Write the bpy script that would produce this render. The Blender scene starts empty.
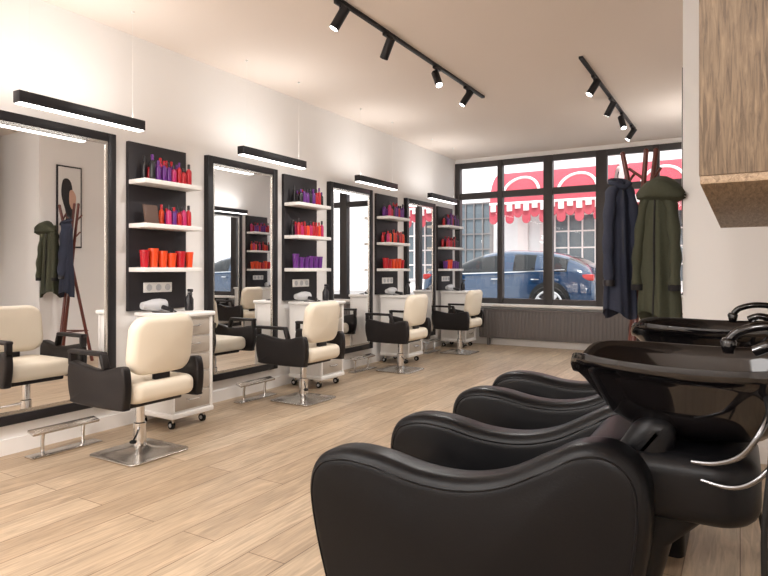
import bpy, bmesh, math, random
from mathutils import Vector, Matrix, Euler
random.seed(7)
S = bpy.context.scene
def C(r,g,b):
    f=lambda c:(c/255/12.92) if c/255<=0.04045 else ((c/255+0.055)/1.055)**2.4
    return (f(r),f(g),f(b),1)
def mat(name,col,rough=0.5,metal=0.0,emit=None,es=0,noise=0,nscale=20,bump=0,coat=0,spec=None):
    m=bpy.data.materials.new(name); m.use_nodes=True
    nt=m.node_tree; p=nt.nodes['Principled BSDF']
    p.inputs['Base Color'].default_value=col
    p.inputs['Roughness'].default_value=rough
    p.inputs['Metallic'].default_value=metal
    if coat: p.inputs['Coat Weight'].default_value=coat
    if spec is not None: p.inputs['Specular IOR Level'].default_value=spec
    if emit: 
        p.inputs['Emission Color'].default_value=emit; p.inputs['Emission Strength'].default_value=es
    if noise or bump:
        tc=nt.nodes.new('ShaderNodeTexCoord'); n=nt.nodes.new('ShaderNodeTexNoise'); n.inputs['Scale'].default_value=nscale; n.inputs['Detail'].default_value=4
        nt.links.new(tc.outputs['Object'],n.inputs['Vector'])
        if noise:
            r=nt.nodes.new('ShaderNodeMapRange'); r.inputs['To Min'].default_value=1-noise; r.inputs['To Max'].default_value=1+noise
            nt.links.new(n.outputs['Fac'],r.inputs['Value'])
            v=nt.nodes.new('ShaderNodeVectorMath'); v.operation='SCALE'; v.inputs[0].default_value=col[:3]
            nt.links.new(r.outputs['Result'],v.inputs['Scale']); nt.links.new(v.outputs[0],p.inputs['Base Color'])
        if bump:
            b=nt.nodes.new('ShaderNodeBump'); b.inputs['Strength'].default_value=bump; b.inputs['Distance'].default_value=0.01
            nt.links.new(n.outputs['Fac'],b.inputs['Height']); nt.links.new(b.outputs['Normal'],p.inputs['Normal'])
    return m
M={}
M['wall']=mat('wall_paint',C(238,235,232),0.75,noise=0.01,nscale=3)
M['ceil']=mat('ceiling_paint',C(240,228,218),0.8,noise=0.01,nscale=2)
M['trim']=mat('trim_white',C(238,234,230),0.5,noise=0.01)
M['black']=mat('black_lacquer',C(32,30,32),0.4,noise=0.03,spec=.3)
M['frame']=mat('window_frame_paint',C(60,56,56),0.45,noise=0.03)
M['panel']=mat('charcoal_panel',C(42,39,42),0.5,noise=0.05,spec=.3)
M['leather']=mat('black_leather',C(12,12,14),0.34,bump=0.04,nscale=160,spec=.18)
M['armleather']=mat('dark_brown_leather',C(28,24,24),0.4,bump=0.05,nscale=160,spec=.3)
M['ceramic']=mat('black_ceramic',C(16,14,15),0.07,noise=0.02,spec=.6)
M['rubber']=mat('black_rubber',C(14,14,14),0.6,noise=0.02,spec=.3)
M['cream']=mat('cream_leather',C(230,219,200),0.45,bump=0.03,nscale=120,noise=0.01)
M['chrome']=mat('chrome',C(215,215,215),0.12,1.0,noise=0.01)
M['hose']=mat('chrome_hose',C(120,120,122),0.22,1.0,noise=0.02)
M['steel']=mat('brushed_steel',C(200,196,190),0.25,1.0,noise=0.02)
M['mirror']=mat('mirror_silver',C(248,248,248),0.008,1.0)
M['white']=mat('white_laminate',C(238,235,231),0.35,noise=0.01)
M['drawer']=mat('drawer_beige',C(176,166,154),0.4,noise=0.02)
M['grey']=mat('grey_plastic',C(190,190,192),0.4,noise=0.02)
M['led']=mat('led_diffuser',C(255,250,240),0.4,emit=(1,.97,.94,1),es=6)
M['spotled']=mat('spot_lens',C(255,250,240),0.4,emit=(1,.97,.94,1),es=14)
M['rackwood']=mat('mahogany_stain',C(94,44,34),0.35,noise=0.15,nscale=12)
M['navy']=mat('navy_cloth',C(38,43,60),0.85,noise=0.12,nscale=40,bump=0.3)
M['olive']=mat('olive_cloth',C(64,66,50),0.85,noise=0.12,nscale=40,bump=0.3)
M['darkcloth']=mat('black_cloth',C(28,26,28),0.85,noise=0.1,nscale=40,bump=0.3)
M['rad']=mat('radiator_grey',C(112,106,104),0.5,noise=0.02)
M['purple']=mat('bottle_purple',C(98,40,124),0.3,noise=0.03)
M['red']=mat('bottle_red',C(180,22,36),0.3,noise=0.03)
M['pink']=mat('bottle_magenta',C(186,40,100),0.3,noise=0.03)
M['orange']=mat('jar_orange',C(226,74,30),0.3,noise=0.03)
M['dark']=mat('cap_black',C(25,22,26),0.35,noise=0.03)
M['brown']=mat('stand_brown',C(90,66,54),0.5,noise=0.05)
M['asphalt']=mat('asphalt',C(160,158,156),0.9,noise=0.1,nscale=30)
M['facade']=mat('facade_render',C(232,229,227),0.9,noise=0.03,nscale=5)
M['facglass']=mat('shop_glass',C(92,102,108),0.1,noise=0.1,nscale=1)
M['awning']=mat('awning_red',C(172,64,76),0.8,noise=0.05,nscale=5)
M['awnwhite']=mat('awning_white',C(236,224,220),0.8,noise=0.02)
M['carpaint']=mat('car_paint_blue',C(16,48,78),0.1,0.0,coat=1,noise=0.02)
M['carglass']=mat('car_glass',C(10,15,18),0.05,noise=0.02)
M['taillight']=mat('tail_light',C(170,40,40),0.2,noise=0.02)
M['poster']=mat('poster_paper',C(225,222,218),0.5,noise=0.03)
M['skin']=mat('poster_skin_tone',C(205,165,145),0.6,noise=0.03)

def wood_floor():
    m=bpy.data.materials.new('oak_planks'); m.use_nodes=True; nt=m.node_tree; N=nt.nodes; L=nt.links; p=N['Principled BSDF']
    tc=N.new('ShaderNodeTexCoord'); mp=N.new('ShaderNodeMapping'); mp.inputs['Rotation'].default_value=(0,0,math.radians(90))
    L.new(tc.outputs['Object'],mp.inputs['Vector'])
    br=N.new('ShaderNodeTexBrick'); br.inputs['Scale'].default_value=1; br.inputs['Brick Width'].default_value=1.9; br.inputs['Row Height'].default_value=0.2
    br.inputs['Mortar Size'].default_value=0.0026; br.inputs['Mortar Smooth'].default_value=0.2; br.offset=0.37
    br.inputs['Color1'].default_value=C(190,169,143); br.inputs['Color2'].default_value=C(170,147,121); br.inputs['Mortar'].default_value=C(118,96,76)
    L.new(mp.outputs[0],br.inputs['Vector'])
    def grain(sc,scale,det,dist,lo,hi,a,c):
        g=N.new('ShaderNodeMapping'); g.inputs['Scale'].default_value=sc; L.new(mp.outputs[0],g.inputs['Vector'])
        n=N.new('ShaderNodeTexNoise'); n.inputs['Scale'].default_value=scale; n.inputs['Detail'].default_value=det; n.inputs['Distortion'].default_value=dist
        L.new(g.outputs[0],n.inputs['Vector'])
        r=N.new('ShaderNodeMapRange'); r.inputs['From Min'].default_value=lo; r.inputs['From Max'].default_value=hi; r.inputs['To Min'].default_value=a; r.inputs['To Max'].default_value=c
        L.new(n.outputs['Fac'],r.inputs['Value']); return n,r
    n,r=grain((1.2,14,1),2.6,9,1.6,.32,.68,.74,1.14)
    n2,r2=grain((.8,4,1),1.8,3,.5,.3,.7,.88,1.08)
    v=N.new('ShaderNodeVectorMath'); v.operation='SCALE'; L.new(br.outputs['Color'],v.inputs[0]); L.new(r.outputs[0],v.inputs['Scale'])
    v2=N.new('ShaderNodeVectorMath'); v2.operation='SCALE'; L.new(v.outputs[0],v2.inputs[0]); L.new(r2.outputs[0],v2.inputs['Scale'])
    L.new(v2.outputs[0],p.inputs['Base Color']); p.inputs['Roughness'].default_value=.42
    b=N.new('ShaderNodeBump'); b.inputs['Strength'].default_value=.15; b.inputs['Distance'].default_value=.004; L.new(n.outputs['Fac'],b.inputs['Height']); L.new(b.outputs[0],p.inputs['Normal'])
    return m
M['floor']=wood_floor()
def wood_panel(nm,sc,c0,c1):
    m=bpy.data.materials.new(nm); m.use_nodes=True; nt=m.node_tree; N=nt.nodes; L=nt.links; p=N['Principled BSDF']
    tc=N.new('ShaderNodeTexCoord'); mp=N.new('ShaderNodeMapping'); mp.inputs['Scale'].default_value=sc
    L.new(tc.outputs['Object'],mp.inputs['Vector'])
    n=N.new('ShaderNodeTexNoise'); n.inputs['Scale'].default_value=3.5; n.inputs['Detail'].default_value=12; n.inputs['Distortion'].default_value=.8; n.inputs['Roughness'].default_value=.66
    L.new(mp.outputs[0],n.inputs['Vector'])
    cr=N.new('ShaderNodeValToRGB'); cr.color_ramp.elements[0].position=.34; cr.color_ramp.elements[0].color=c0; cr.color_ramp.elements[1].position=.66; cr.color_ramp.elements[1].color=c1
    L.new(n.outputs['Fac'],cr.inputs[0]); L.new(cr.outputs[0],p.inputs['Base Color']); p.inputs['Roughness'].default_value=.6
    return m
M['veneer']=wood_panel('oak_veneer_vertical',(34,34,2.6),C(74,60,46),C(132,112,89))
M['veneer_lit']=wood_panel('oak_veneer_lengthwise_lit',(34,2.6,34),C(112,92,71),C(172,149,122))  # same veneer with brightness painted in, offsetting the shade under the cabinet
def glass_mat():
    m=bpy.data.materials.new('window_glass'); m.use_nodes=True; nt=m.node_tree; N=nt.nodes; L=nt.links
    N.remove(N['Principled BSDF']); o=N['Material Output']
    t=N.new('ShaderNodeBsdfTransparent'); g=N.new('ShaderNodeBsdfGlossy'); g.inputs['Roughness'].default_value=.02
    x=N.new('ShaderNodeMixShader'); x.inputs[0].default_value=.02
    L.new(t.outputs[0],x.inputs[1]); L.new(g.outputs[0],x.inputs[2]); L.new(x.outputs[0],o.inputs[0])
    return m
M['glass']=glass_mat()

def catmull(P,n=8,closed=False):
    P=[Vector(p) for p in P]; out=[]; N=len(P)
    rng=range(N) if closed else range(N-1)
    for i in rng:
        if closed: a,b,c,d=P[(i-1)%N],P[i],P[(i+1)%N],P[(i+2)%N]
        else: a,b,c,d=P[max(i-1,0)],P[i],P[i+1],P[min(i+2,N-1)]
        for k in range(n):
            t=k/n
            out.append(0.5*((2*b)+(c-a)*t+(2*a-5*b+4*c-d)*t*t+(3*b-a-3*c+d)*t**3))
    if not closed: out.append(P[-1])
    return out
def rrect(w,h,r,n=5,m=4):
    o=[]
    cs=((w/2-r,h/2-r,0),(-w/2+r,h/2-r,90),(-w/2+r,-h/2+r,180),(w/2-r,-h/2+r,270))
    for cx,cy,a0 in cs:
        for k in range(n+1):
            a=math.radians(a0+90*k/n); o.append((cx+r*math.cos(a),cy+r*math.sin(a)))
    out=[]
    N=len(o)
    for i in range(N):
        a=Vector(o[i]); c=Vector(o[(i+1)%N]); out.append(tuple(a))
        if (c-a).length>2.5*r*math.pi/2/n and m>1:
            for k in range(1,m): out.append(tuple(a.lerp(c,k/m)))
    return out
class B:
    def __init__(s): s.bm=bmesh.new(); s.mats=[]
    def mi(s,k):
        if k not in s.mats: s.mats.append(k)
        return s.mats.index(k)
    def merge(s,t,k,MX=None):
        i=s.mi(k)
        for f in t.faces: f.material_index=i
        if MX: bmesh.ops.transform(t,matrix=MX,verts=t.verts)
        me=bpy.data.meshes.new('tmp'); t.to_mesh(me); t.free(); s.bm.from_mesh(me); bpy.data.meshes.remove(me)
    def box(s,c,size,k,bev=0,seg=2,rot=(0,0,0)):
        t=bmesh.new(); bmesh.ops.create_cube(t,size=1)
        bmesh.ops.scale(t,vec=size,verts=t.verts)
        if bev: bmesh.ops.bevel(t,geom=t.edges[:],offset=bev,segments=seg,profile=.5,affect='EDGES')
        s.merge(t,k,Matrix.Translation(c)@Euler(rot).to_matrix().to_4x4())
    def bb(s,x0,x1,y0,y1,z0,z1,k,bev=0,seg=2):
        s.box(((x0+x1)/2,(y0+y1)/2,(z0+z1)/2),(abs(x1-x0),abs(y1-y0),abs(z1-z0)),k,bev,seg)
    def cyl(s,p1,p2,r,k,r2=None,seg=20):
        p1=Vector(p1);p2=Vector(p2);d=p2-p1
        t=bmesh.new(); bmesh.ops.create_cone(t,cap_ends=True,segments=seg,radius1=r,radius2=r if r2 is None else r2,depth=d.length)
        s.merge(t,k,Matrix.Translation((p1+p2)/2)@d.to_track_quat('Z','Y').to_matrix().to_4x4())
    def sph(s,c,sc,k,rot=(0,0,0),seg=20):
        t=bmesh.new(); bmesh.ops.create_uvsphere(t,u_segments=seg,v_segments=seg//2+2,radius=1)
        bmesh.ops.scale(t,vec=sc,verts=t.verts)
        s.merge(t,k,Matrix.Translation(c)@Euler(rot).to_matrix().to_4x4())
    def loft(s,rings,k,cap=True,closed=True,tips=None):
        t=bmesh.new(); R=[[t.verts.new(p) for p in r] for r in rings]; n=len(R[0])
        for a,b in zip(R,R[1:]):
            for i in range(n if closed else n-1):
                j=(i+1)%n; t.faces.new((a[i],a[j],b[j],b[i]))
        if tips:
            for ring,tp in ((R[0],tips[0]),(R[-1],tips[1])):
                v=t.verts.new(tp)
                for i in range(n): t.faces.new((ring[i],ring[(i+1)%n],v))
        elif cap:
            t.faces.new(R[0][::-1]); t.faces.new(R[-1])
        bmesh.ops.recalc_face_normals(t,faces=t.faces)
        s.merge(t,k)
    def lathe(s,prof,loc,k,seg=20,axis='Z'):
        rings=[]
        for r,z in prof:
            ring=[]
            for i in range(seg):
                a=2*math.pi*i/seg
                v=Vector((r*math.cos(a),r*math.sin(a),z))
                if axis=='Y': v=Vector((v.x,z,v.y))
                ring.append(v+Vector(loc))
            rings.append(ring)
        s.loft(rings,k)
    def tube(s,pts,r,k,n=8,seg=10,smooth=True,rr=None):
        P=catmull(pts,n) if smooth else [Vector(p) for p in pts]
        rings=[]; up=None
        for i,p in enumerate(P):
            tan=(P[min(i+1,len(P)-1)]-P[max(i-1,0)]).normalized()
            if up is None:
                up=Vector((0,0,1)) if abs(tan.z)<.9 else Vector((1,0,0))
            up=(up-tan*up.dot(tan)).normalized(); sd=tan.cross(up)
            q=i/(len(P)-1); rad=r if rr is None else r+(rr-r)*q
            rings.append([p+(up*math.cos(2*math.pi*j/seg)+sd*math.sin(2*math.pi*j/seg))*rad for j in range(seg)])
        s.loft(rings,k)
    def puff(s,outl,t,r,fmap,k,seg=4,dome=0.0,cen=None):
        P=[Vector((p[0],p[1])) for p in outl]; N=len(P)
        A=sum(P[i].x*P[(i+1)%N].y-P[(i+1)%N].x*P[i].y for i in range(N))
        if A<0: P=P[::-1]
        nr=[]
        for i in range(N):
            d=(P[(i+1)%N]-P[i-1]).normalized(); nr.append(Vector((-d.y,d.x)))
        cn=Vector(cen) if cen else sum(P,Vector((0,0)))/N
        lay=[]
        ins=[P[i]+nr[i]*r for i in range(N)]
        for sc in (.12,.3,.5,.7,.87):
            lay.append((-t/2-dome*(1-sc*sc),[cn+(q-cn)*sc for q in ins]))
        for j in range(seg+1):
            a=math.pi/2*j/seg
            lay.append((-t/2+r*(1-math.cos(a)),[P[i]+nr[i]*r*(1-math.sin(a)) for i in range(N)]))
        lay2=[(-w,q) for w,q in lay[::-1]]
        rings=[[Vector(fmap(q.x,q.y,w)) for q in Q] for w,Q in lay+lay2]
        s.loft(rings,k,tips=(fmap(cn.x,cn.y,-t/2-dome),fmap(cn.x,cn.y,t/2+dome)))
    def obj(s,name,loc=(0,0,0),rz=0,smooth=35,subsurf=0,parent=None):
        me=bpy.data.meshes.new(name); s.bm.to_mesh(me); s.bm.free()
        for k in s.mats: me.materials.append(M[k])
        if smooth:
            for p in me.polygons: p.use_smooth=True
            me.set_sharp_from_angle(angle=math.radians(smooth))
        o=bpy.data.objects.new(name,me); S.collection.objects.link(o); o.location=loc; o.rotation_euler=(0,0,rz)
        if subsurf:
            m=o.modifiers.new('sub','SUBSURF'); m.levels=subsurf; m.render_levels=subsurf
        if parent: o.parent=parent
        return o
def simple(name,boxes,k,bev=0,**kw):
    b=B()
    for q in boxes: b.bb(*q,k,bev)
    return b.obj(name,smooth=0 if not bev else 35,**kw)

H=3.04; WL=-4.1; YB=9.25; PX=-.325; PY=4.4
simple('floor',[(WL-.15,2.0,-2.6,YB+.15,-.1,0)],'floor')
simple('ceiling',[(WL-.15,2.0,-2.6,YB+.15,H,H+.15)],'ceil')
simple('wall_left',[(WL-.15,WL,-2.6,YB+.15,0,H)],'wall')
simple('wall_rear',[(WL,2.0,-2.6,-2.45,0,H)],'wall')
simple('wall_right',[(1.5,1.65,-2.45,PY,0,H)],'wall')
simple('wall_partition',[(PX,1.65,PY,PY+.15,0,H),(PX,PX+.15,PY+.15,YB,0,H)],'wall')
simple('wall_back',[(WL,PX,YB,YB+.15,0,.62),(WL,PX,YB,YB+.15,2.97,H)],'wall')
simple('baseboard_left',[(WL,WL+.015,-2.45,YB,0,.1)],'trim')
simple('baseboard_back',[(WL+.015,PX,YB-.015,YB,0,.1)],'trim')
simple('baseboard_partition',[(PX,1.5,PY-.015,PY,0,.1),(PX-.015,PX,PY-.015,YB-.02,0,.1)],'trim')
simple('window_sill',[(WL,PX-.02,YB-.16,YB+.1,.62,.66)],'trim',.006)
b=B(); zs,ze=.66,2.97
xs=[-4.06,-3.32,-2.55,-1.76,-1.02,-.36]
wd=[.09,.085,.14,.16,.085,.07]
for x,w in zip(xs,wd): b.bb(x-w/2,x+w/2,YB-.02,YB+.09,zs,ze,'frame',.006)
for z,w in ((.70,.09),(2.42,.10),(2.93,.09)):
    for a,c,wa,wc in zip(xs,xs[1:],wd,wd[1:]): b.bb(a+wa/2,c-wc/2,YB+.0,YB+.08,z-w/2,z+w/2,'frame')
b.bb(-4.06,-.36,YB+.04,YB+.045,zs,ze,'glass')
b.obj('window_1')
b=B()
b.bb(-3.62,-.75,YB-.13,YB-.05,.12,.56,'rad')
x=-3.62
while x<-.76:
    b.bb(x,x+.03,YB-.145,YB-.13,.13,.55,'rad',.004); x+=.055
b.bb(-3.64,-.73,YB-.15,YB-.04,.555,.58,'rad',.004)
for x in (-3.5,-.9): b.bb(x,x+.04,YB-.12,YB-.06,0,.12,'rad')
b.obj('radiator')

def mirror(y0,y1):
    b=B(); z0,z1=.2,2.22; x=WL
    b.bb(x,x+.03,y0,y1,z0,z1,'black')
    f=.062
    for q in ((y0,y0+f,z0,z1),(y1-f,y1,z0,z1),(y0+f,y1-f,z0,z0+f),(y0+f,y1-f,z1-f,z1)):
        b.bb(x+.03,x+.055,*q,'black',.004)
    b.bb(x+.03,x+.036,y0+f,y1-f,z0+f,z1-f,'mirror')
    g=.02
    i0,i1,k0,k1=y0+f,y1-f,z0+f,z1-f
    for q in ((i0,i0+g,k0,k1),(i1-g,i1,k0,k1),(i0+g,i1-g,k0,k0+g),(i0+g,i1-g,k1-g,k1)):
        b.bb(x+.036,x+.045,*q,'steel')
    return b.obj('wall_mirror')
UPL=4
def lamp(yc,x=-3.72):
    e=bpy.data.objects.new('linear_pendant_lamp',None); S.collection.objects.link(e); e.location=(x,yc,2.235)
    inv=Matrix.Translation(e.location).inverted()
    b=B(); z=2.235; L=.88
    b.bb(x-.035,x+.035,yc-L/2,yc+L/2,z-.03,z+.04,'black',.003)
    b.bb(x-.03,x+.03,yc-L/2+.01,yc+L/2-.01,z-.036,z-.0305,'led')
    for s in (-.36,.36):
        b.cyl((x,yc+s,z+.04),(x,yc+s,H-.01),.0009,'white',seg=6)
        b.cyl((x,yc+s,H-.012),(x,yc+s,H),.012,'white',seg=12)
    o=b.obj('housing'); o.parent=e; o.matrix_parent_inverse=inv
    l=bpy.data.lights.new('ceiling_fill_uplight','AREA'); l.shape='RECTANGLE'; l.size=.8; l.size_y=.05; l.energy=UPL; l.color=(1,.98,.96)  # added fill on top of the housing, aimed up to lighten the ceiling
    lo=bpy.data.objects.new('ceiling_fill_uplight',l); S.collection.objects.link(lo); lo.location=(x,yc,z+.043); lo.rotation_euler=(math.pi,0,math.pi/2)
    lo.parent=e; lo.matrix_parent_inverse=inv
    return e
def bottle(b,x,y,z,r,h,k,cap):
    b.lathe([(r*.9,0),(r,h*.04),(r,h*.62),(r*.85,h*.7),(r*.42,h*.75),(r*.42,h*.8)],(x,y,z),k,14)
    b.lathe([(r*.5,h*.78),(r*.5,h*.98),(r*.4,h)],(x,y,z),cap,12)
def cup(b,x,y,z,r,h,k):
    b.lathe([(r*.75,0),(r*.95,h*.85),(r*1.03,h*.86),(r*1.03,h),(r*.9,h),(r*.85,h*.9)],(x,y,z),k,18)
def shelf_unit(y0,idx):
    y1=y0+.56; b=B(); x=WL
    b.bb(x,x+.035,y0,y1,.88,2.2,'panel',.004)
    for z in (1.22,1.56,1.9):
        b.bb(x+.035,x+.23,y0-.0,y1+.0,z-.035,z,'white',.004)
    b.bb(x+.035,x+.05,y0+.13,y0+.40,1.02,1.10,'white',.004)
    for i in range(3): b.cyl((x+.05,y0+.175+i*.09,1.06),(x+.054,y0+.175+i*.09,1.06),.026,'grey')
    o1=b.obj('wall_shelf_unit')
    b=B(); R=random.Random(idx+13)
    for row in (0,1):
        y=y0+.1+row*.02
        while y<y1-.06:
            r=R.uniform(.018,.026); k=R.choice(['purple','purple','purple','red','pink','dark','red'])
            bottle(b,x+.09+row*.07,y,1.901,r,R.uniform(.13,.2),k,R.choice(['dark','dark','red','purple'])); y+=2*r+R.uniform(.003,.012)
    if idx==0:
        b.box((x+.13,y0+.13,1.637),(.012,.13,.15),'brown',.003,rot=(0,-.2,0)); b.box((x+.13,y0+.13,1.568),(.06,.1,.012),'brown')
        ys=y0+.27
    else: ys=y0+.08
    for row in (0,1):
        y=ys+row*.015
        while y<y1-.05:
            r=.022; bottle(b,x+.08+.07*row,y,1.561,r,R.uniform(.13,.18),R.choice(['red','red','orange','dark','pink','purple']),R.choice(['dark','red'])); y+=2*r+.006
    y=y0+.07
    while y<y1-.05:
        r=R.uniform(.034,.042); 
        cup(b,x+.13,y,1.221,r,R.uniform(.11,.15),R.choice(['orange','orange','red']) if idx%2==0 else R.choice(['purple','purple','orange','purple'])); y+=2*r+.008
    o2=b.obj('hair_product_bottles')
    return o1,o2
def trolley(yc):
    b=B(); x0,x1=-4.04,-3.62; y0,y1=yc-.2,yc+.2
    b.bb(x0,x1-.015,y0+.01,y1-.01,.12,.84,'white',.008)
    b.bb(x0,x1+.02,y0-.015,y1+.015,.84,.875,'white',.012,3)
    b.bb(x0,x1+.01,y0-.005,y1+.005,.085,.125,'white',.01,3)
    for i in range(5):
        z=.14+i*.14
        b.bb(x1-.02,x1-.002,y0+.03,y1-.03,z,z+.125,'drawer',.006)
        b.tube([(x1,yc-.06,z+.08),(x1+.02,yc-.05,z+.075),(x1+.02,yc+.05,z+.075),(x1,yc+.06,z+.08)],.006,'chrome',4,8)
    for yy in (y0+.015,y1-.015): b.cyl((x1-.01,yy,.12),(x1-.01,yy,.84),.016,'white')
    for xx in (x0+.05,x1-.05):
        for yy in (y0+.05,y1-.05):
            b.cyl((xx,yy,.05),(xx,yy,.09),.01,'steel')
            b.cyl((xx-.015,yy-.012,.03),(xx-.015,yy+.012,.03),.03,'rubber')
            b.cyl((xx-.015,yy-.016,.03),(xx-.015,yy+.016,.03),.014,'grey')
    return b.obj('salon_trolley')
def dryer(yc):
    b=B()
    z=.926; x=-3.92
    b.lathe([(.028,-.13),(.034,-.09),(.048,-.03),(.05,.03),(.042,.08),(.034,.085)],(x,yc,z),'grey',18,axis='Y')
    b.tube([(x,yc+.02,z),(x+.07,yc+.03,z-.022),(x+.14,yc+.035,z-.032)],.018,'dark',5,10)
    b.tube([(x+.14,yc+.035,z-.035),(x+.2,yc+.02,z-.045),(x+.16,yc-.08,z-.046),(x+.08,yc-.1,z-.046)],.004,'dark',6,8)
    return b.obj('hair_dryer')
def sprayb(yc):
    b=B(); x=-3.8; z=.876
    b.lathe([(.03,0),(.034,.01),(.034,.09),(.014,.13),(.014,.145)],(x,yc,z),'dark',16)
    b.box((x+.012,yc,z+.16),(.05,.02,.025),'dark',.005); b.tube([(x+.025,yc,z+.15),(x+.03,yc,z+.13),(x+.026,yc,z+.115)],.004,'dark',4,6)
    return b.obj('spray_bottle')
def footrest(yc):
    b=B(); x=-3.88
    b.bb(x-.05,x+.05,yc-.24,yc+.24,0,.012,'steel',.004)
    for s in (-.14,.14): b.tube([(x-.02,yc+s,.01),(x-.02,yc+s,.09),(x-.01,yc+s,.15)],.012,'chrome',5)
    b.box((x,yc,.16),(.075,.46,.018),'steel',.006,rot=(0,.25,0))
    return b.obj('chrome_footrest')
def chair(x,y,rz=0):
    b=B()
    b.puff(rrect(.46,.46,.05),.012,.005,lambda u,v,w:(u,v,.008+w),'steel')
    rings=[]
    for sc,z in ((.2,.014),(.15,.022),(.06,.04),(.035,.055)):
        rings.append([(p[0]*sc/.23,p[1]*sc/.23,z) for p in rrect(.46,.46,.1)])
    b.loft(rings,'steel')
    b.lathe([(.04,.04),(.04,.2),(.03,.205),(.03,.36)],(0,0,0),'chrome',24)
    b.tube([(0,0,.18),(.08,-.08,.16),(.16,-.17,.14)],.008,'chrome',5)
    b.sph((.165,-.175,.138),(.022,.022,.012),'rubber')
    b.bb(-.17,.17,-.2,.2,.345,.385,'black',.01)
    b.puff(rrect(.52,.49,.07),.13,.05,lambda u,v,w:(u+.01,v,.445+w),'cream',6,.012)
    def bk(u,v,w):
        a=.14; zz=v; xx=w-.6*u*u
        return (.235+xx*math.cos(a)+zz*math.sin(a), u, .73+zz*math.cos(a)-xx*math.sin(a))
    b.puff(rrect(.47,.37,.10,7),.095,.045,bk,'cream',6,.012)
    b.bb(.19,.225,-.06,.06,.4,.62,'black',.01)
    outl=catmull([(-.30,.60,0),(-.31,.50,0),(-.285,.39,0),(-.24,.355,0),(.2,.355,0),(.25,.38,0),(.265,.5,0),(.25,.6,0),(.2,.62,0),(0,.585,0),(-.26,.62,0)],4,True)
    for s in (-1,1):
        b.puff([(p.x,p.y) for p in outl],.06,.016,lambda u,v,w,s=s:(u,s*.28+w,v),'armleather',4,.003)
        b.bb(-.31,.03,s*.28-.028,s*.28+.028,.668,.695,'armleather',.01,3)
        b.box((-.292,s*.28,.64),(.03,.05,.09),'armleather',.008)
        b.box((.035,s*.28,.635),(.028,.05,.1),'armleather',.008,rot=(0,-.35,0))
    b.obj('styling_chair',(x,y,0),rz,smooth=45)
for i in range(4):
    p=1.84*i
    mirror(1.93+p,2.86+p); lamp(2.4+p+ (.03 if i else 0)); shelf_unit(2.98+p,i); 
    trolley(3.22+p); dryer(3.12+p); sprayb(3.34+p); footrest(2.36+p)
for x,y in ((-3.39,2.57),(-3.48,4.40),(-3.5,6.28),(-3.5,8.05)): chair(x,y)
# station on the partition side (rotated half a turn onto the opposite wall)
bpy.context.view_layer.update()
R180=Matrix.Translation((WL+PX,0,0))@Matrix.Rotation(math.pi,4,'Z')
new=[mirror(-8.03,-7.1),lamp(-7.57,-3.93),trolley(-8.5),dryer(-8.6),footrest(-7.55)]+list(shelf_unit(-8.72,4))
bpy.context.view_layer.update()
for o in new:
    o.matrix_world=R180@o.matrix_world
chair(-.83,7.57,math.pi)

SPOT=62
def track(x,y0,y1,ys,aims):
    e=bpy.data.objects.new('track_light',None); S.collection.objects.link(e); e.location=(x,(y0+y1)/2,H)
    inv=Matrix.Translation(e.location).inverted()
    b=B(); b.bb(x-.018,x+.018,y0,y1,H-.022,H,'black',.003)
    for y,a in zip(ys,aims):
        b.bb(x-.015,x+.015,y-.06,y+.06,H-.045,H-.022,'black',.003)
        b.cyl((x,y,H-.045),(x,y,H-.09),.008,'black')
        d=Vector(a).normalized(); c=Vector((x,y,H-.12)); 
        b.cyl(c-d*.07,c+d*.09,.034,'black',seg=24); b.cyl(c+d*.0895,c+d*.091,.028,'spotled',seg=20)
        l=bpy.data.lights.new('spot','SPOT'); l.energy=SPOT; l.spot_size=math.radians(100); l.spot_blend=.9; l.color=(1,.975,.95); l.shadow_soft_size=.05
        lo=bpy.data.objects.new('spot_bulb',l); S.collection.objects.link(lo); lo.location=c+d*.11; lo.rotation_euler=d.to_track_quat('-Z','Y').to_euler()
        lo.parent=e; lo.matrix_parent_inverse=inv
    o=b.obj('track_rail'); o.parent=e; o.matrix_parent_inverse=inv
track(-2.34,3.05,6.0,[3.36,4.0,4.87,5.56],[(-.5,-.3,-1),(-.7,.3,-1),(.5,-.4,-1),(-.6,-.3,-1)])
track(-1.18,5.3,8.35,[5.85,6.7,7.4,8.1],[(-.5,-.4,-1),(-.6,.2,-1),(.3,-.4,-1),(-.6,-.3,-1)])

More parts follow.
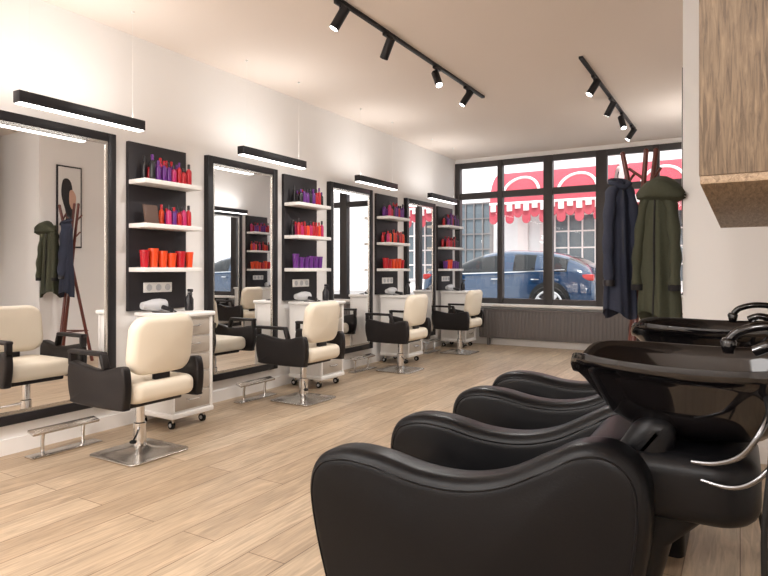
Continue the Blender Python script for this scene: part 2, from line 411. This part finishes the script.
def wash_unit(y0):
    e=bpy.data.objects.new('shampoo_wash_station',None); S.collection.objects.link(e); e.location=(-.6,y0+.33,0)
    inv=Matrix.Translation(e.location).inverted()
    b=B(); W=.66
    o=[(-1.04,.06),(-1.11,.2),(-1.165,.38),(-1.185,.52),(-1.15,.61),(-1.06,.648),(-.94,.648),(-.80,.625),(-.67,.625),(-.55,.655),(-.44,.715),(-.35,.765),(-.27,.772),(-.205,.73),(-.18,.64),(-.20,.45),(-.27,.25),(-.33,.06)]
    outl=[(p.x,p.y) for p in catmull([(a,c,0) for a,c in o],5,True)]
    for yc in (y0+.075,y0+W-.075):
        b.puff(outl,.15,.05,lambda u,v,w,yc=yc:(u,yc+w,v),'leather',8,.018,cen=(-.64,.36))
        for sgn in (-1,1):
            P=[Vector(q) for q in outl]; N=len(P); pts=[]
            for i in range(N):
                d=(P[(i+1)%N]-P[i-1]).normalized(); n=Vector((d.y,-d.x))
                A=P[i]+n*.050*(1-math.sin(.45))
                pts.append((A.x,yc+sgn*(.075-.05*(1-math.cos(.45))),A.y))
            pts.append(pts[0])
            b.tube(pts,.003,'leather',1,6,smooth=False)
    so=[(-1.08,.1),(-1.12,.3),(-1.1,.43),(-1.02,.47),(-.85,.455),(-.66,.43),(-.5,.44),(-.42,.52),(-.34,.66),(-.26,.8),(-.2,.83),(-.16,.79),(-.2,.6),(-.27,.4),(-.35,.1)]
    so=[(p.x,p.y) for p in catmull([(a,c,0) for a,c in so],5,True)]
    b.puff(so,W-.27,.04,lambda u,v,w:(u+.02,y0+W/2+w,v),'leather',5,.0,cen=(-.55,.3))
    b.bb(-.98,-.36,y0+.06,y0+W-.06,0,.12,'black',.015)
    yc=y0+W/2
    b.puff(rrect(.42,.44,.1,6),.17,.05,lambda u,v,w:(-.165+u,yc+v,.665+w),'leather',5,.006)
    rings=[]
    for z,x0,x1,hw in ((0,-.4,-.2,.16),(.3,-.38,-.2,.16),(.5,-.36,-.15,.17),(.6,-.34,-.05,.18)):
        rings.append([((x0+x1)/2+q[0]*(x1-x0),yc+q[1]*hw*2,z) for q in rrect(1,1,.15)])
    b.loft(rings,'leather')
    c=b.obj('chair_body',smooth=60); c.parent=e; c.matrix_parent_inverse=inv
    b=B(); cx=-.10; a,bb_=.32,.255; n=72; zr=.965
    def ring(sa,dz,shift=0,notch=1.0,off=0):
        R=[]
        for i in range(n):
            f=2*math.pi*i/n; cc,ss=math.cos(f),math.sin(f)
            e_=.78
            x=math.copysign(abs(cc)**e_,cc); y=math.copysign(abs(ss)**e_,ss)
            dn=math.atan2(math.sin(f-math.pi),math.cos(f-math.pi))
            nz=-.05*math.exp(-(dn/.33)**2)*notch
            bk=.03*max(0,cc)**2*notch+ .012*max(0,-cc)*notch
            R.append((cx+shift+x*(a*sa+off),yc+y*(bb_*sa+off),zr+dz+nz+bk))
        return R
    rg=[ring(.38,-.195,.0,0),ring(.5,-.19,.0,0),ring(.66,-.155,-.005,.1),ring(.8,-.10,0,.5),ring(.9,-.05,0,.85),ring(.955,-.028,0,1),ring(1.0,-.025,0,1),ring(1.015,-.012,0,1),ring(1.005,.003,0,1),ring(.96,.002,0,1),ring(.90,-.03,0,.9),ring(.82,-.08,0,.6),ring(.66,-.135,0,.1),ring(.45,-.16,0,0),ring(.1,-.17,0,0)]
    b.loft(rg,'ceramic')
    b.lathe([(.03,0),(.03,.004),(.02,.006)],(cx,yc,zr-.171),'chrome',20)
    pr=[]
    for i in range(8): pr.append((.09 if i%2==0 else .075,.735+i*.006))
    b.lathe(pr,(cx-.03,yc,0),'rubber',28)
    mx=cx+.25
    b.lathe([(.028,0),(.03,.01),(.026,.04),(.022,.05)],(mx,yc,zr+.005),'ceramic',20)
    b.tube([(mx,yc,zr+.04),(mx-.02,yc,zr+.08),(mx-.09,yc,zr+.09),(mx-.15,yc,zr+.075),(mx-.175,yc,zr+.05)],.012,'ceramic',7,12)
    b.lathe([(.013,0),(.02,.03),(.014,.04)],(mx-.177,yc,zr+.015),'ceramic',14)
    b.tube([(mx,yc,zr+.05),(mx+.03,yc-.01,zr+.08),(mx+.08,yc-.02,zr+.10)],.008,'ceramic',5)
    b.tube([(mx-.03,yc-.09,zr-.01),(mx-.03,yc-.1,zr+.03),(mx-.08,yc-.1,zr+.05),(mx-.12,yc-.09,zr+.035)],.014,'ceramic',6,12)
    for s in (-.2,.2):
        b.tube([(-.10,yc+s,.735),(-.05,yc+s*1.1,.745),(0,yc+s*1.2,.775),(.035,yc+s*1.25,.83),(.055,yc+s*1.1,.875),(.06,yc+s*.9,.90)],.007,'hose',7,12)
        b.tube([(-.09,yc+s*1.05,.70),(-.02,yc+s*1.2,.70),(.03,yc+s*1.28,.73),(.075,yc+s*1.25,.79),(.10,yc+s*1.1,.85),(.105,yc+s*.85,.90)],.006,'hose',7,12)
    b.tube([(.05,yc-.19,.92),(.06,yc-.27,.82),(.045,yc-.28,.6),(.06,yc-.2,.3),(.1,yc,.01)],.007,'rubber',7,10)
    c=b.obj('wash_basin',smooth=60); c.parent=e; c.matrix_parent_inverse=inv
wash_unit(1.5); wash_unit(2.6)

b=B(); b.bb(-.085,1.495,1.62,3.36,1.425,H-.002,'veneer',.002)
b.bb(-.083,1.493,1.622,3.358,1.405,1.425,'veneer_lit',.002)
for x in (.2,.55,.9,1.2): b.bb(x,x+.004,1.617,1.62,1.43,H-.003,'brown')
b.obj('wood_wall_cabinet')

def rack(x,y):
    e=bpy.data.objects.new('coat_rack',None); S.collection.objects.link(e); e.location=(x,y,0)
    b=B(); A=(241,1,121)
    for i,a in enumerate(A):
        a=math.radians(a)
        d=Vector((math.cos(a),math.sin(a),0)); per=Vector((-d.y,d.x,0))*.024
        p0=d*.25+per; p1=-d*.13+per
        P0=Vector((p0.x,p0.y,0)); P1=Vector((p1.x,p1.y,2.07-.02*i))
        b.cyl(P0,P1,.021,'rackwood',r2=.017,seg=14)
        b.sph(P1,(.018,.018,.018),'rackwood')
        for z in (1.62,1.84):
            t=z/P1.z; q=P0.lerp(P1,t)
            b.cyl(q,q+Vector((math.cos(a+1.2)*.10,math.sin(a+1.2)*.10,.08)),.010,'rackwood',seg=10)
    for i,a in enumerate(A):
        a0=math.radians(a); a1=math.radians(a+120)
        b.cyl((math.cos(a0)*.2,math.sin(a0)*.2,.4),(math.cos(a1)*.2,math.sin(a1)*.2,.4),.009,'rackwood',seg=10)
    o=b.obj('rack_frame'); o.parent=e
rack(-.61,4.65)
def coat(name,x,y,zt,rz,w,h,dp,k,k2,hood=False,seed=1):
    R=random.Random(seed); b=B(); n=72; rings=[]
    ph=[R.uniform(0,6) for _ in range(4)]
    prof=[(0,.2,.4),(.03,.32,.7),(.08,.5,.95),(.16,.66,1.05),(.3,.78,1.1),(.5,.86,1.15),(.7,.98,1.25),(.88,1.08,1.35),(1,1.1,1.35)]
    P=catmull([(t,a,c) for t,a,c in prof],4)
    for q in P:
        t,a,c=q; ring=[]
        for i in range(n):
            f=2*math.pi*i/n
            fold=1+ (0.08+.26*t)*(math.sin(5*f+ph[0]+t*1.5)+.7*math.sin(9*f+ph[1]-t*2))*.6
            ring.append((w/2*a*math.cos(f)*(1+.08*math.sin(3*f+ph[2])),dp/2*c*math.sin(f)*fold,-t*h+.04*math.sin(2*f+ph[3])*t))
        rings.append(ring)
    last=rings[-1]; rings.append([(p[0]*.9,p[1]*.85,p[2]+.004) for p in last]); rings.append([(p[0]*.7,p[1]*.6,p[2]+.15) for p in last])
    b.loft(rings,k)
    for s in (-1,1):
        pts=[(s*w*.22,0,-.06*h),(s*w*.36,.02,-.17*h),(s*w*.45,.035,-.38*h),(s*w*.50,.05,-.58*h),(s*w*.49,.06,-.76*h)]
        Pp=catmull(pts,7); rg=[]
        for i,p in enumerate(Pp):
            q=i/(len(Pp)-1); r0=.055-.015*q+.006*math.sin(q*24+ph[0])
            rg.append([(p.x+r0*.75*math.cos(2*math.pi*j/16),p.y+r0*1.05*math.sin(2*math.pi*j/16),p.z+.012*math.sin(2*math.pi*j/16)) for j in range(16)])
        b.loft(rg,k)
        c=Pp[-1]; b.lathe([(.038,-.03),(.04,0),(.04,.012)],(c.x,c.y,c.z),k2,16)
    b.tube([(.0,dp*.5,-.08*h),(.005,dp*.55,-.4*h),(0,dp*.62,-.7*h),(.005,dp*.66,-.98*h)],.006,k2,6,8)
    b.tube([(-.06,.0,-.02),(-.05,.05,-.035),(0,.07,-.06),(.05,.05,-.035),(.06,0,-.02),(.04,-.04,0),(-.04,-.04,0),(-.06,0,-.02)],.018,k,6,12)
    if hood:
        rg=[]
        for t in range(9):
            q=t/8; xx=-.18+.30*q; wv=math.sin(math.pi*min(1,q*1.05))**.6
            rg.append([(xx+.01*math.sin(3*j), .055+(.02+.07*wv)*math.sin(2*math.pi*j/20), -.07+.02*q+(.015+.07*wv)*math.cos(2*math.pi*j/20)+.045*math.sin(math.pi*q)-.01*math.sin(8*math.pi*j/20)) for j in range(20)])
        b.loft(rg,k)
    b.tube([(0,-.01,-.02),(0,-.02,.03),(0,-.01,.06)],.004,k2,4,6)
    b.obj(name,(x,y,zt),rz,smooth=80)
coat('navy_jacket',-.74,4.52,1.84,math.radians(215),.21,.95,.12,'navy','dark',seed=2)
coat('olive_parka',-.475,4.46,1.76,math.radians(165),.25,.88,.14,'olive','darkcloth',hood=True,seed=5)
b=B(); px=PX-.001
b.bb(px-.02,px,4.62,4.97,1.5,2.6,'dark'); b.bb(px-.024,px-.02,4.64,4.95,1.52,2.58,'poster')
b.puff([(p.x,p.y) for p in catmull([(4.83,2.3,0),(4.78,2.42,0),(4.70,2.4,0),(4.68,2.2,0),(4.74,1.95,0),(4.72,1.7,0),(4.8,1.6,0),(4.84,1.9,0)],6,True)],.004,.001,lambda u,v,w:(px-.026+w,u,v),'dark',2)
b.puff([(p.x,p.y) for p in catmull([(4.83,2.28,0),(4.88,2.2,0),(4.87,2.08,0),(4.83,2.02,0),(4.79,2.1,0),(4.79,2.25,0)],6,True)],.004,.001,lambda u,v,w:(px-.029+w,u,v),'skin',2)
b.obj('wall_poster')

ZS=.2
simple('street_ground',[(-30,14,YB+.2,40,-.1,ZS)],'asphalt')
b=B(); Yf=17
b.bb(-22,10,Yf,Yf+.5,ZS,9,'facade')
for xc,w in ((-8.6,1.4),(-6.9,1.1),(-4.1,1.5),(-1.6,1.5),(.8,1.5)):
    z0,z1=.9,3.2
    b.bb(xc-w/2,xc+w/2,Yf-.03,Yf,z0,z1,'facglass')
    n=4
    for i in range(n+1):
        xx=xc-w/2+w*i/n; ww=.05 if i in (0,n) else .02
        b.bb(xx-ww,xx+ww,Yf-.08,Yf-.03,z0,z1,'rad' if xc<-5 else 'awnwhite')
    for i in range(6):
        zz=z0+(z1-z0)*i/5; b.bb(xc-w/2,xc+w/2,Yf-.075,Yf-.03,zz-.02,zz+.02,'rad' if xc<-5 else 'awnwhite')
for z in (.5,4.6): b.bb(-22,10,Yf-.1,Yf,z,z+.15,'awnwhite')
for xc in (-7.8,-5.4,-2.8,-.4): b.bb(xc-.15,xc+.15,Yf-.06,Yf,ZS,4.6,'awnwhite')
b.obj('street_building_facade')
def awning(x0,x1):
    b=B(); n=14; w=(x1-x0)/n; Y0=Yf-.12
    rg=[]
    for q in range(9):
        a=math.pi/2*q/8
        y=Y0-1.0*math.sin(a); z=3.0+1.0*math.cos(a)
        rg.append([(x0,y,z),(x1,y,z),(x1,y+.02,z-.03),(x0,y+.02,z-.03)])
    b.loft(rg,'awning')
    for i in range(n):
        dz=.16 if i%2 else .32
        pts=[(x0+i*w,3.02),(x0+(i+1)*w,3.02)]+[(x0+(i+.5)*w+w/2*math.cos(math.pi*t/8),2.9-dz-.12*math.sin(math.pi*t/8)) for t in range(9)]
        b.puff(pts,.02,.003,lambda u,v,w_:(u,Y0-1.02+w_,v),'awning',1)
        b.cyl((x0+(i+.5)*w,Y0-1.035,3.0),(x0+(i+.5)*w,Y0-1.035,2.93-dz*.4),w*.33,'awnwhite',seg=14)
    b.tube([(x0,Y0-1.03,3.02),(x1,Y0-1.03,3.02)],.035,'awnwhite',1,8)
    xc=(x0+x1)/2
    for cxx in (xc-.75,xc+.75):
        pts=[(cxx+ .5*math.cos(math.pi*t/12),3.25+.5*math.sin(math.pi*t/12)) for t in range(13)]
        b.tube([(u,Y0-1.0*math.sqrt(max(0,1-((v-3.0))**2))-.02,v) for u,v in pts],.04,'awnwhite',2,8)
    b.obj('shop_awning')
awning(-6.0,-2.75); awning(-2.5,.8)
def car(cx,cy):
    e=bpy.data.objects.new('parked_car',None); S.collection.objects.link(e); e.location=(cx,cy,ZS)
    b=B(); bm=b.bm
    st=[(-2.15,.52,.55,.55),(-2.05,.66,.70,.76),(-1.75,.78,.83,.84),(-1.2,.86,.93,.87),(-.95,.89,.97,.88),(-.55,.91,1.18,.88),(-.1,.92,1.36,.88),(.4,.94,1.41,.88),(.5,.94,1.41,.88),(1.1,.97,1.38,.87),(1.2,.97,1.37,.87),(1.65,1.0,1.28,.86),(1.95,1.0,1.12,.83),(2.1,.87,.93,.8),(2.15,.6,.62,.72)]
    R=[]
    for x,bz,rz,w in st:
        tall=rz-bz>.12; rw=w*.72 if tall else w*.8
        half=[(w*.88,.18),(w*.98,.35),(w,.55 if bz>.6 else bz*.8),(w*.96,bz),(rw,rz-.03 if tall else rz-.01),(rw*.6,rz)]
        pts=[(x,-a,z) for a,z in half]+[(x,a,z) for a,z in half[::-1]]
        R.append([bm.verts.new(p) for p in pts])
    n=12; ip=b.mi('carpaint'); ig=b.mi('carglass')
    for s in range(len(R)-1):
        for i in range(n):
            j=(i+1)%n; f=bm.faces.new((R[s][i],R[s][j],R[s+1][j],R[s+1][i])); f.material_index=ip
            x0,x1=st[s][0],st[s+1][0]
            if i in (3,7) and -.95<=x0 and x1<=1.65 and (x0,x1) not in ((.4,.5),(1.1,1.2)): f.material_index=ig
            if i in (4,5,6) and ((-.95<=x0 and x1<=-.1) or (x0==1.65)): f.material_index=ig
    bm.faces.new(R[0][::-1]).material_index=ip; bm.faces.new(R[-1]).material_index=ip
    bmesh.ops.recalc_face_normals(bm,faces=bm.faces)
    o=b.obj('car_body',smooth=60,subsurf=2); o.parent=e
    b=B()
    for wx in (-1.35,1.32):
        for s in (-1,1):
            y=s*.80
            b.lathe([(.39,-.1),(.39,.085)],(wx,y,.395),'rubber',32,axis='Y')
            b.lathe([(.2,-.11),(.33,-.12),(.35,-.1),(.35,.1),(.33,.12),(.2,.11)],(wx,y+s*.0,.35),'rubber',32,axis='Y')
            b.lathe([(.25,-.125),(.25,.125)],(wx,y,.35),'dark',28,axis='Y')
            for a in range(7):
                an=a*2*math.pi/7
                b.box((wx+.125*math.cos(an),y+s*.13,.35+.125*math.sin(an)),(.23,.02,.07),'grey',.005,rot=(0,-an,0))
            b.cyl((wx,y+s*.12,.35),(wx,y+s*.145,.35),.05,'grey')
            P=[(wx+.25*math.cos(t*math.pi/12),y+s*.13,.35+.25*math.sin(t*math.pi/12)) for t in range(25)]
            b.tube(P,.02,'grey',2,8)
    for s in (-1,1):
        b.box((2.0,s*.72,.86),(.22,.14,.12),'taillight',.03)
        b.box((-1.98,s*.66,.62),(.2,.14,.1),'white',.03)
        b.box((-.55,s*.95,.94),(.12,.14,.1),'carpaint',.03)
        for hx in (.25,1.05): b.box((hx,s*.885,.82),(.16,.03,.025),'chrome',.008)
        b.tube([(-.85,s*.86,.91),(.1,s*.875,.94),(1.0,s*.865,.97),(1.6,s*.85,1.0)],.012,'chrome',4,6)
    o=b.obj('wheels_and_trim'); o.parent=e
car(-4.42,12.2)

w=bpy.data.worlds.new('World'); S.world=w; w.use_nodes=True
bg=w.node_tree.nodes['Background']; bg.inputs[0].default_value=(.93,.965,1,1); bg.inputs[1].default_value=2.1
sl=bpy.data.lights.new('sun','SUN'); sl.energy=4.0; sl.angle=.03; so=bpy.data.objects.new('sun',sl); S.collection.objects.link(so)
so.rotation_euler=Vector((-.25,1,-1.6)).to_track_quat('-Z','Y').to_euler()
def fill_globe(x,y,z,e):  # added pendant behind the camera, unseen, fills the room and ceiling
    o=bpy.data.objects.new('added_fill_pendant',None); S.collection.objects.link(o); o.location=(x,y,z)
    inv=Matrix.Translation(o.location).inverted()
    b=B(); b.cyl((x,y,z+.17),(x,y,H-.02),.006,'black',seg=8); b.lathe([(.05,0),(.05,.02)],(x,y,H-.02),'black'); b.lathe([(.05,0),(.03,.05)],(x,y,z+.14),'black')
    q=b.obj('fill_cord_and_cap'); q.parent=o; q.matrix_parent_inverse=inv
    l=bpy.data.lights.new('fill_globe','POINT'); l.energy=e; l.shadow_soft_size=.15; l.color=(1,.98,.97)
    p=bpy.data.objects.new('fill_globe',l); S.collection.objects.link(p); p.location=(x,y,z); p.parent=o; p.matrix_parent_inverse=inv
def area(name,loc,size,e,aim=(0,0,-1),col=(1,.98,.97)):
    l=bpy.data.lights.new(name,'AREA'); l.shape='RECTANGLE'; l.size,l.size_y=size; l.energy=e; l.color=col
    o=bpy.data.objects.new(name,l); S.collection.objects.link(o); o.location=loc; o.rotation_euler=Vector(aim).to_track_quat('-Z','Y').to_euler()
area('added_ceiling_fill',(-2.4,.3,H-.03),(2.2,1.2),62)  # added soft fill below the ceiling, out of view, without a fixture
fill_globe(-2.6,-.9,2.2,130); fill_globe(-.2,-1.2,2.2,80)

cam=bpy.data.cameras.new('camera'); co=bpy.data.objects.new('camera',cam); S.collection.objects.link(co)
co.location=(0,0,1.2); co.rotation_euler=(math.radians(90),0,math.radians(30.7)); cam.sensor_width=36; cam.lens=28.125; cam.shift_y=-18/768; cam.clip_start=.05
S.camera=co
S.view_settings.view_transform='Standard'; S.view_settings.look='None'; S.view_settings.exposure=.06
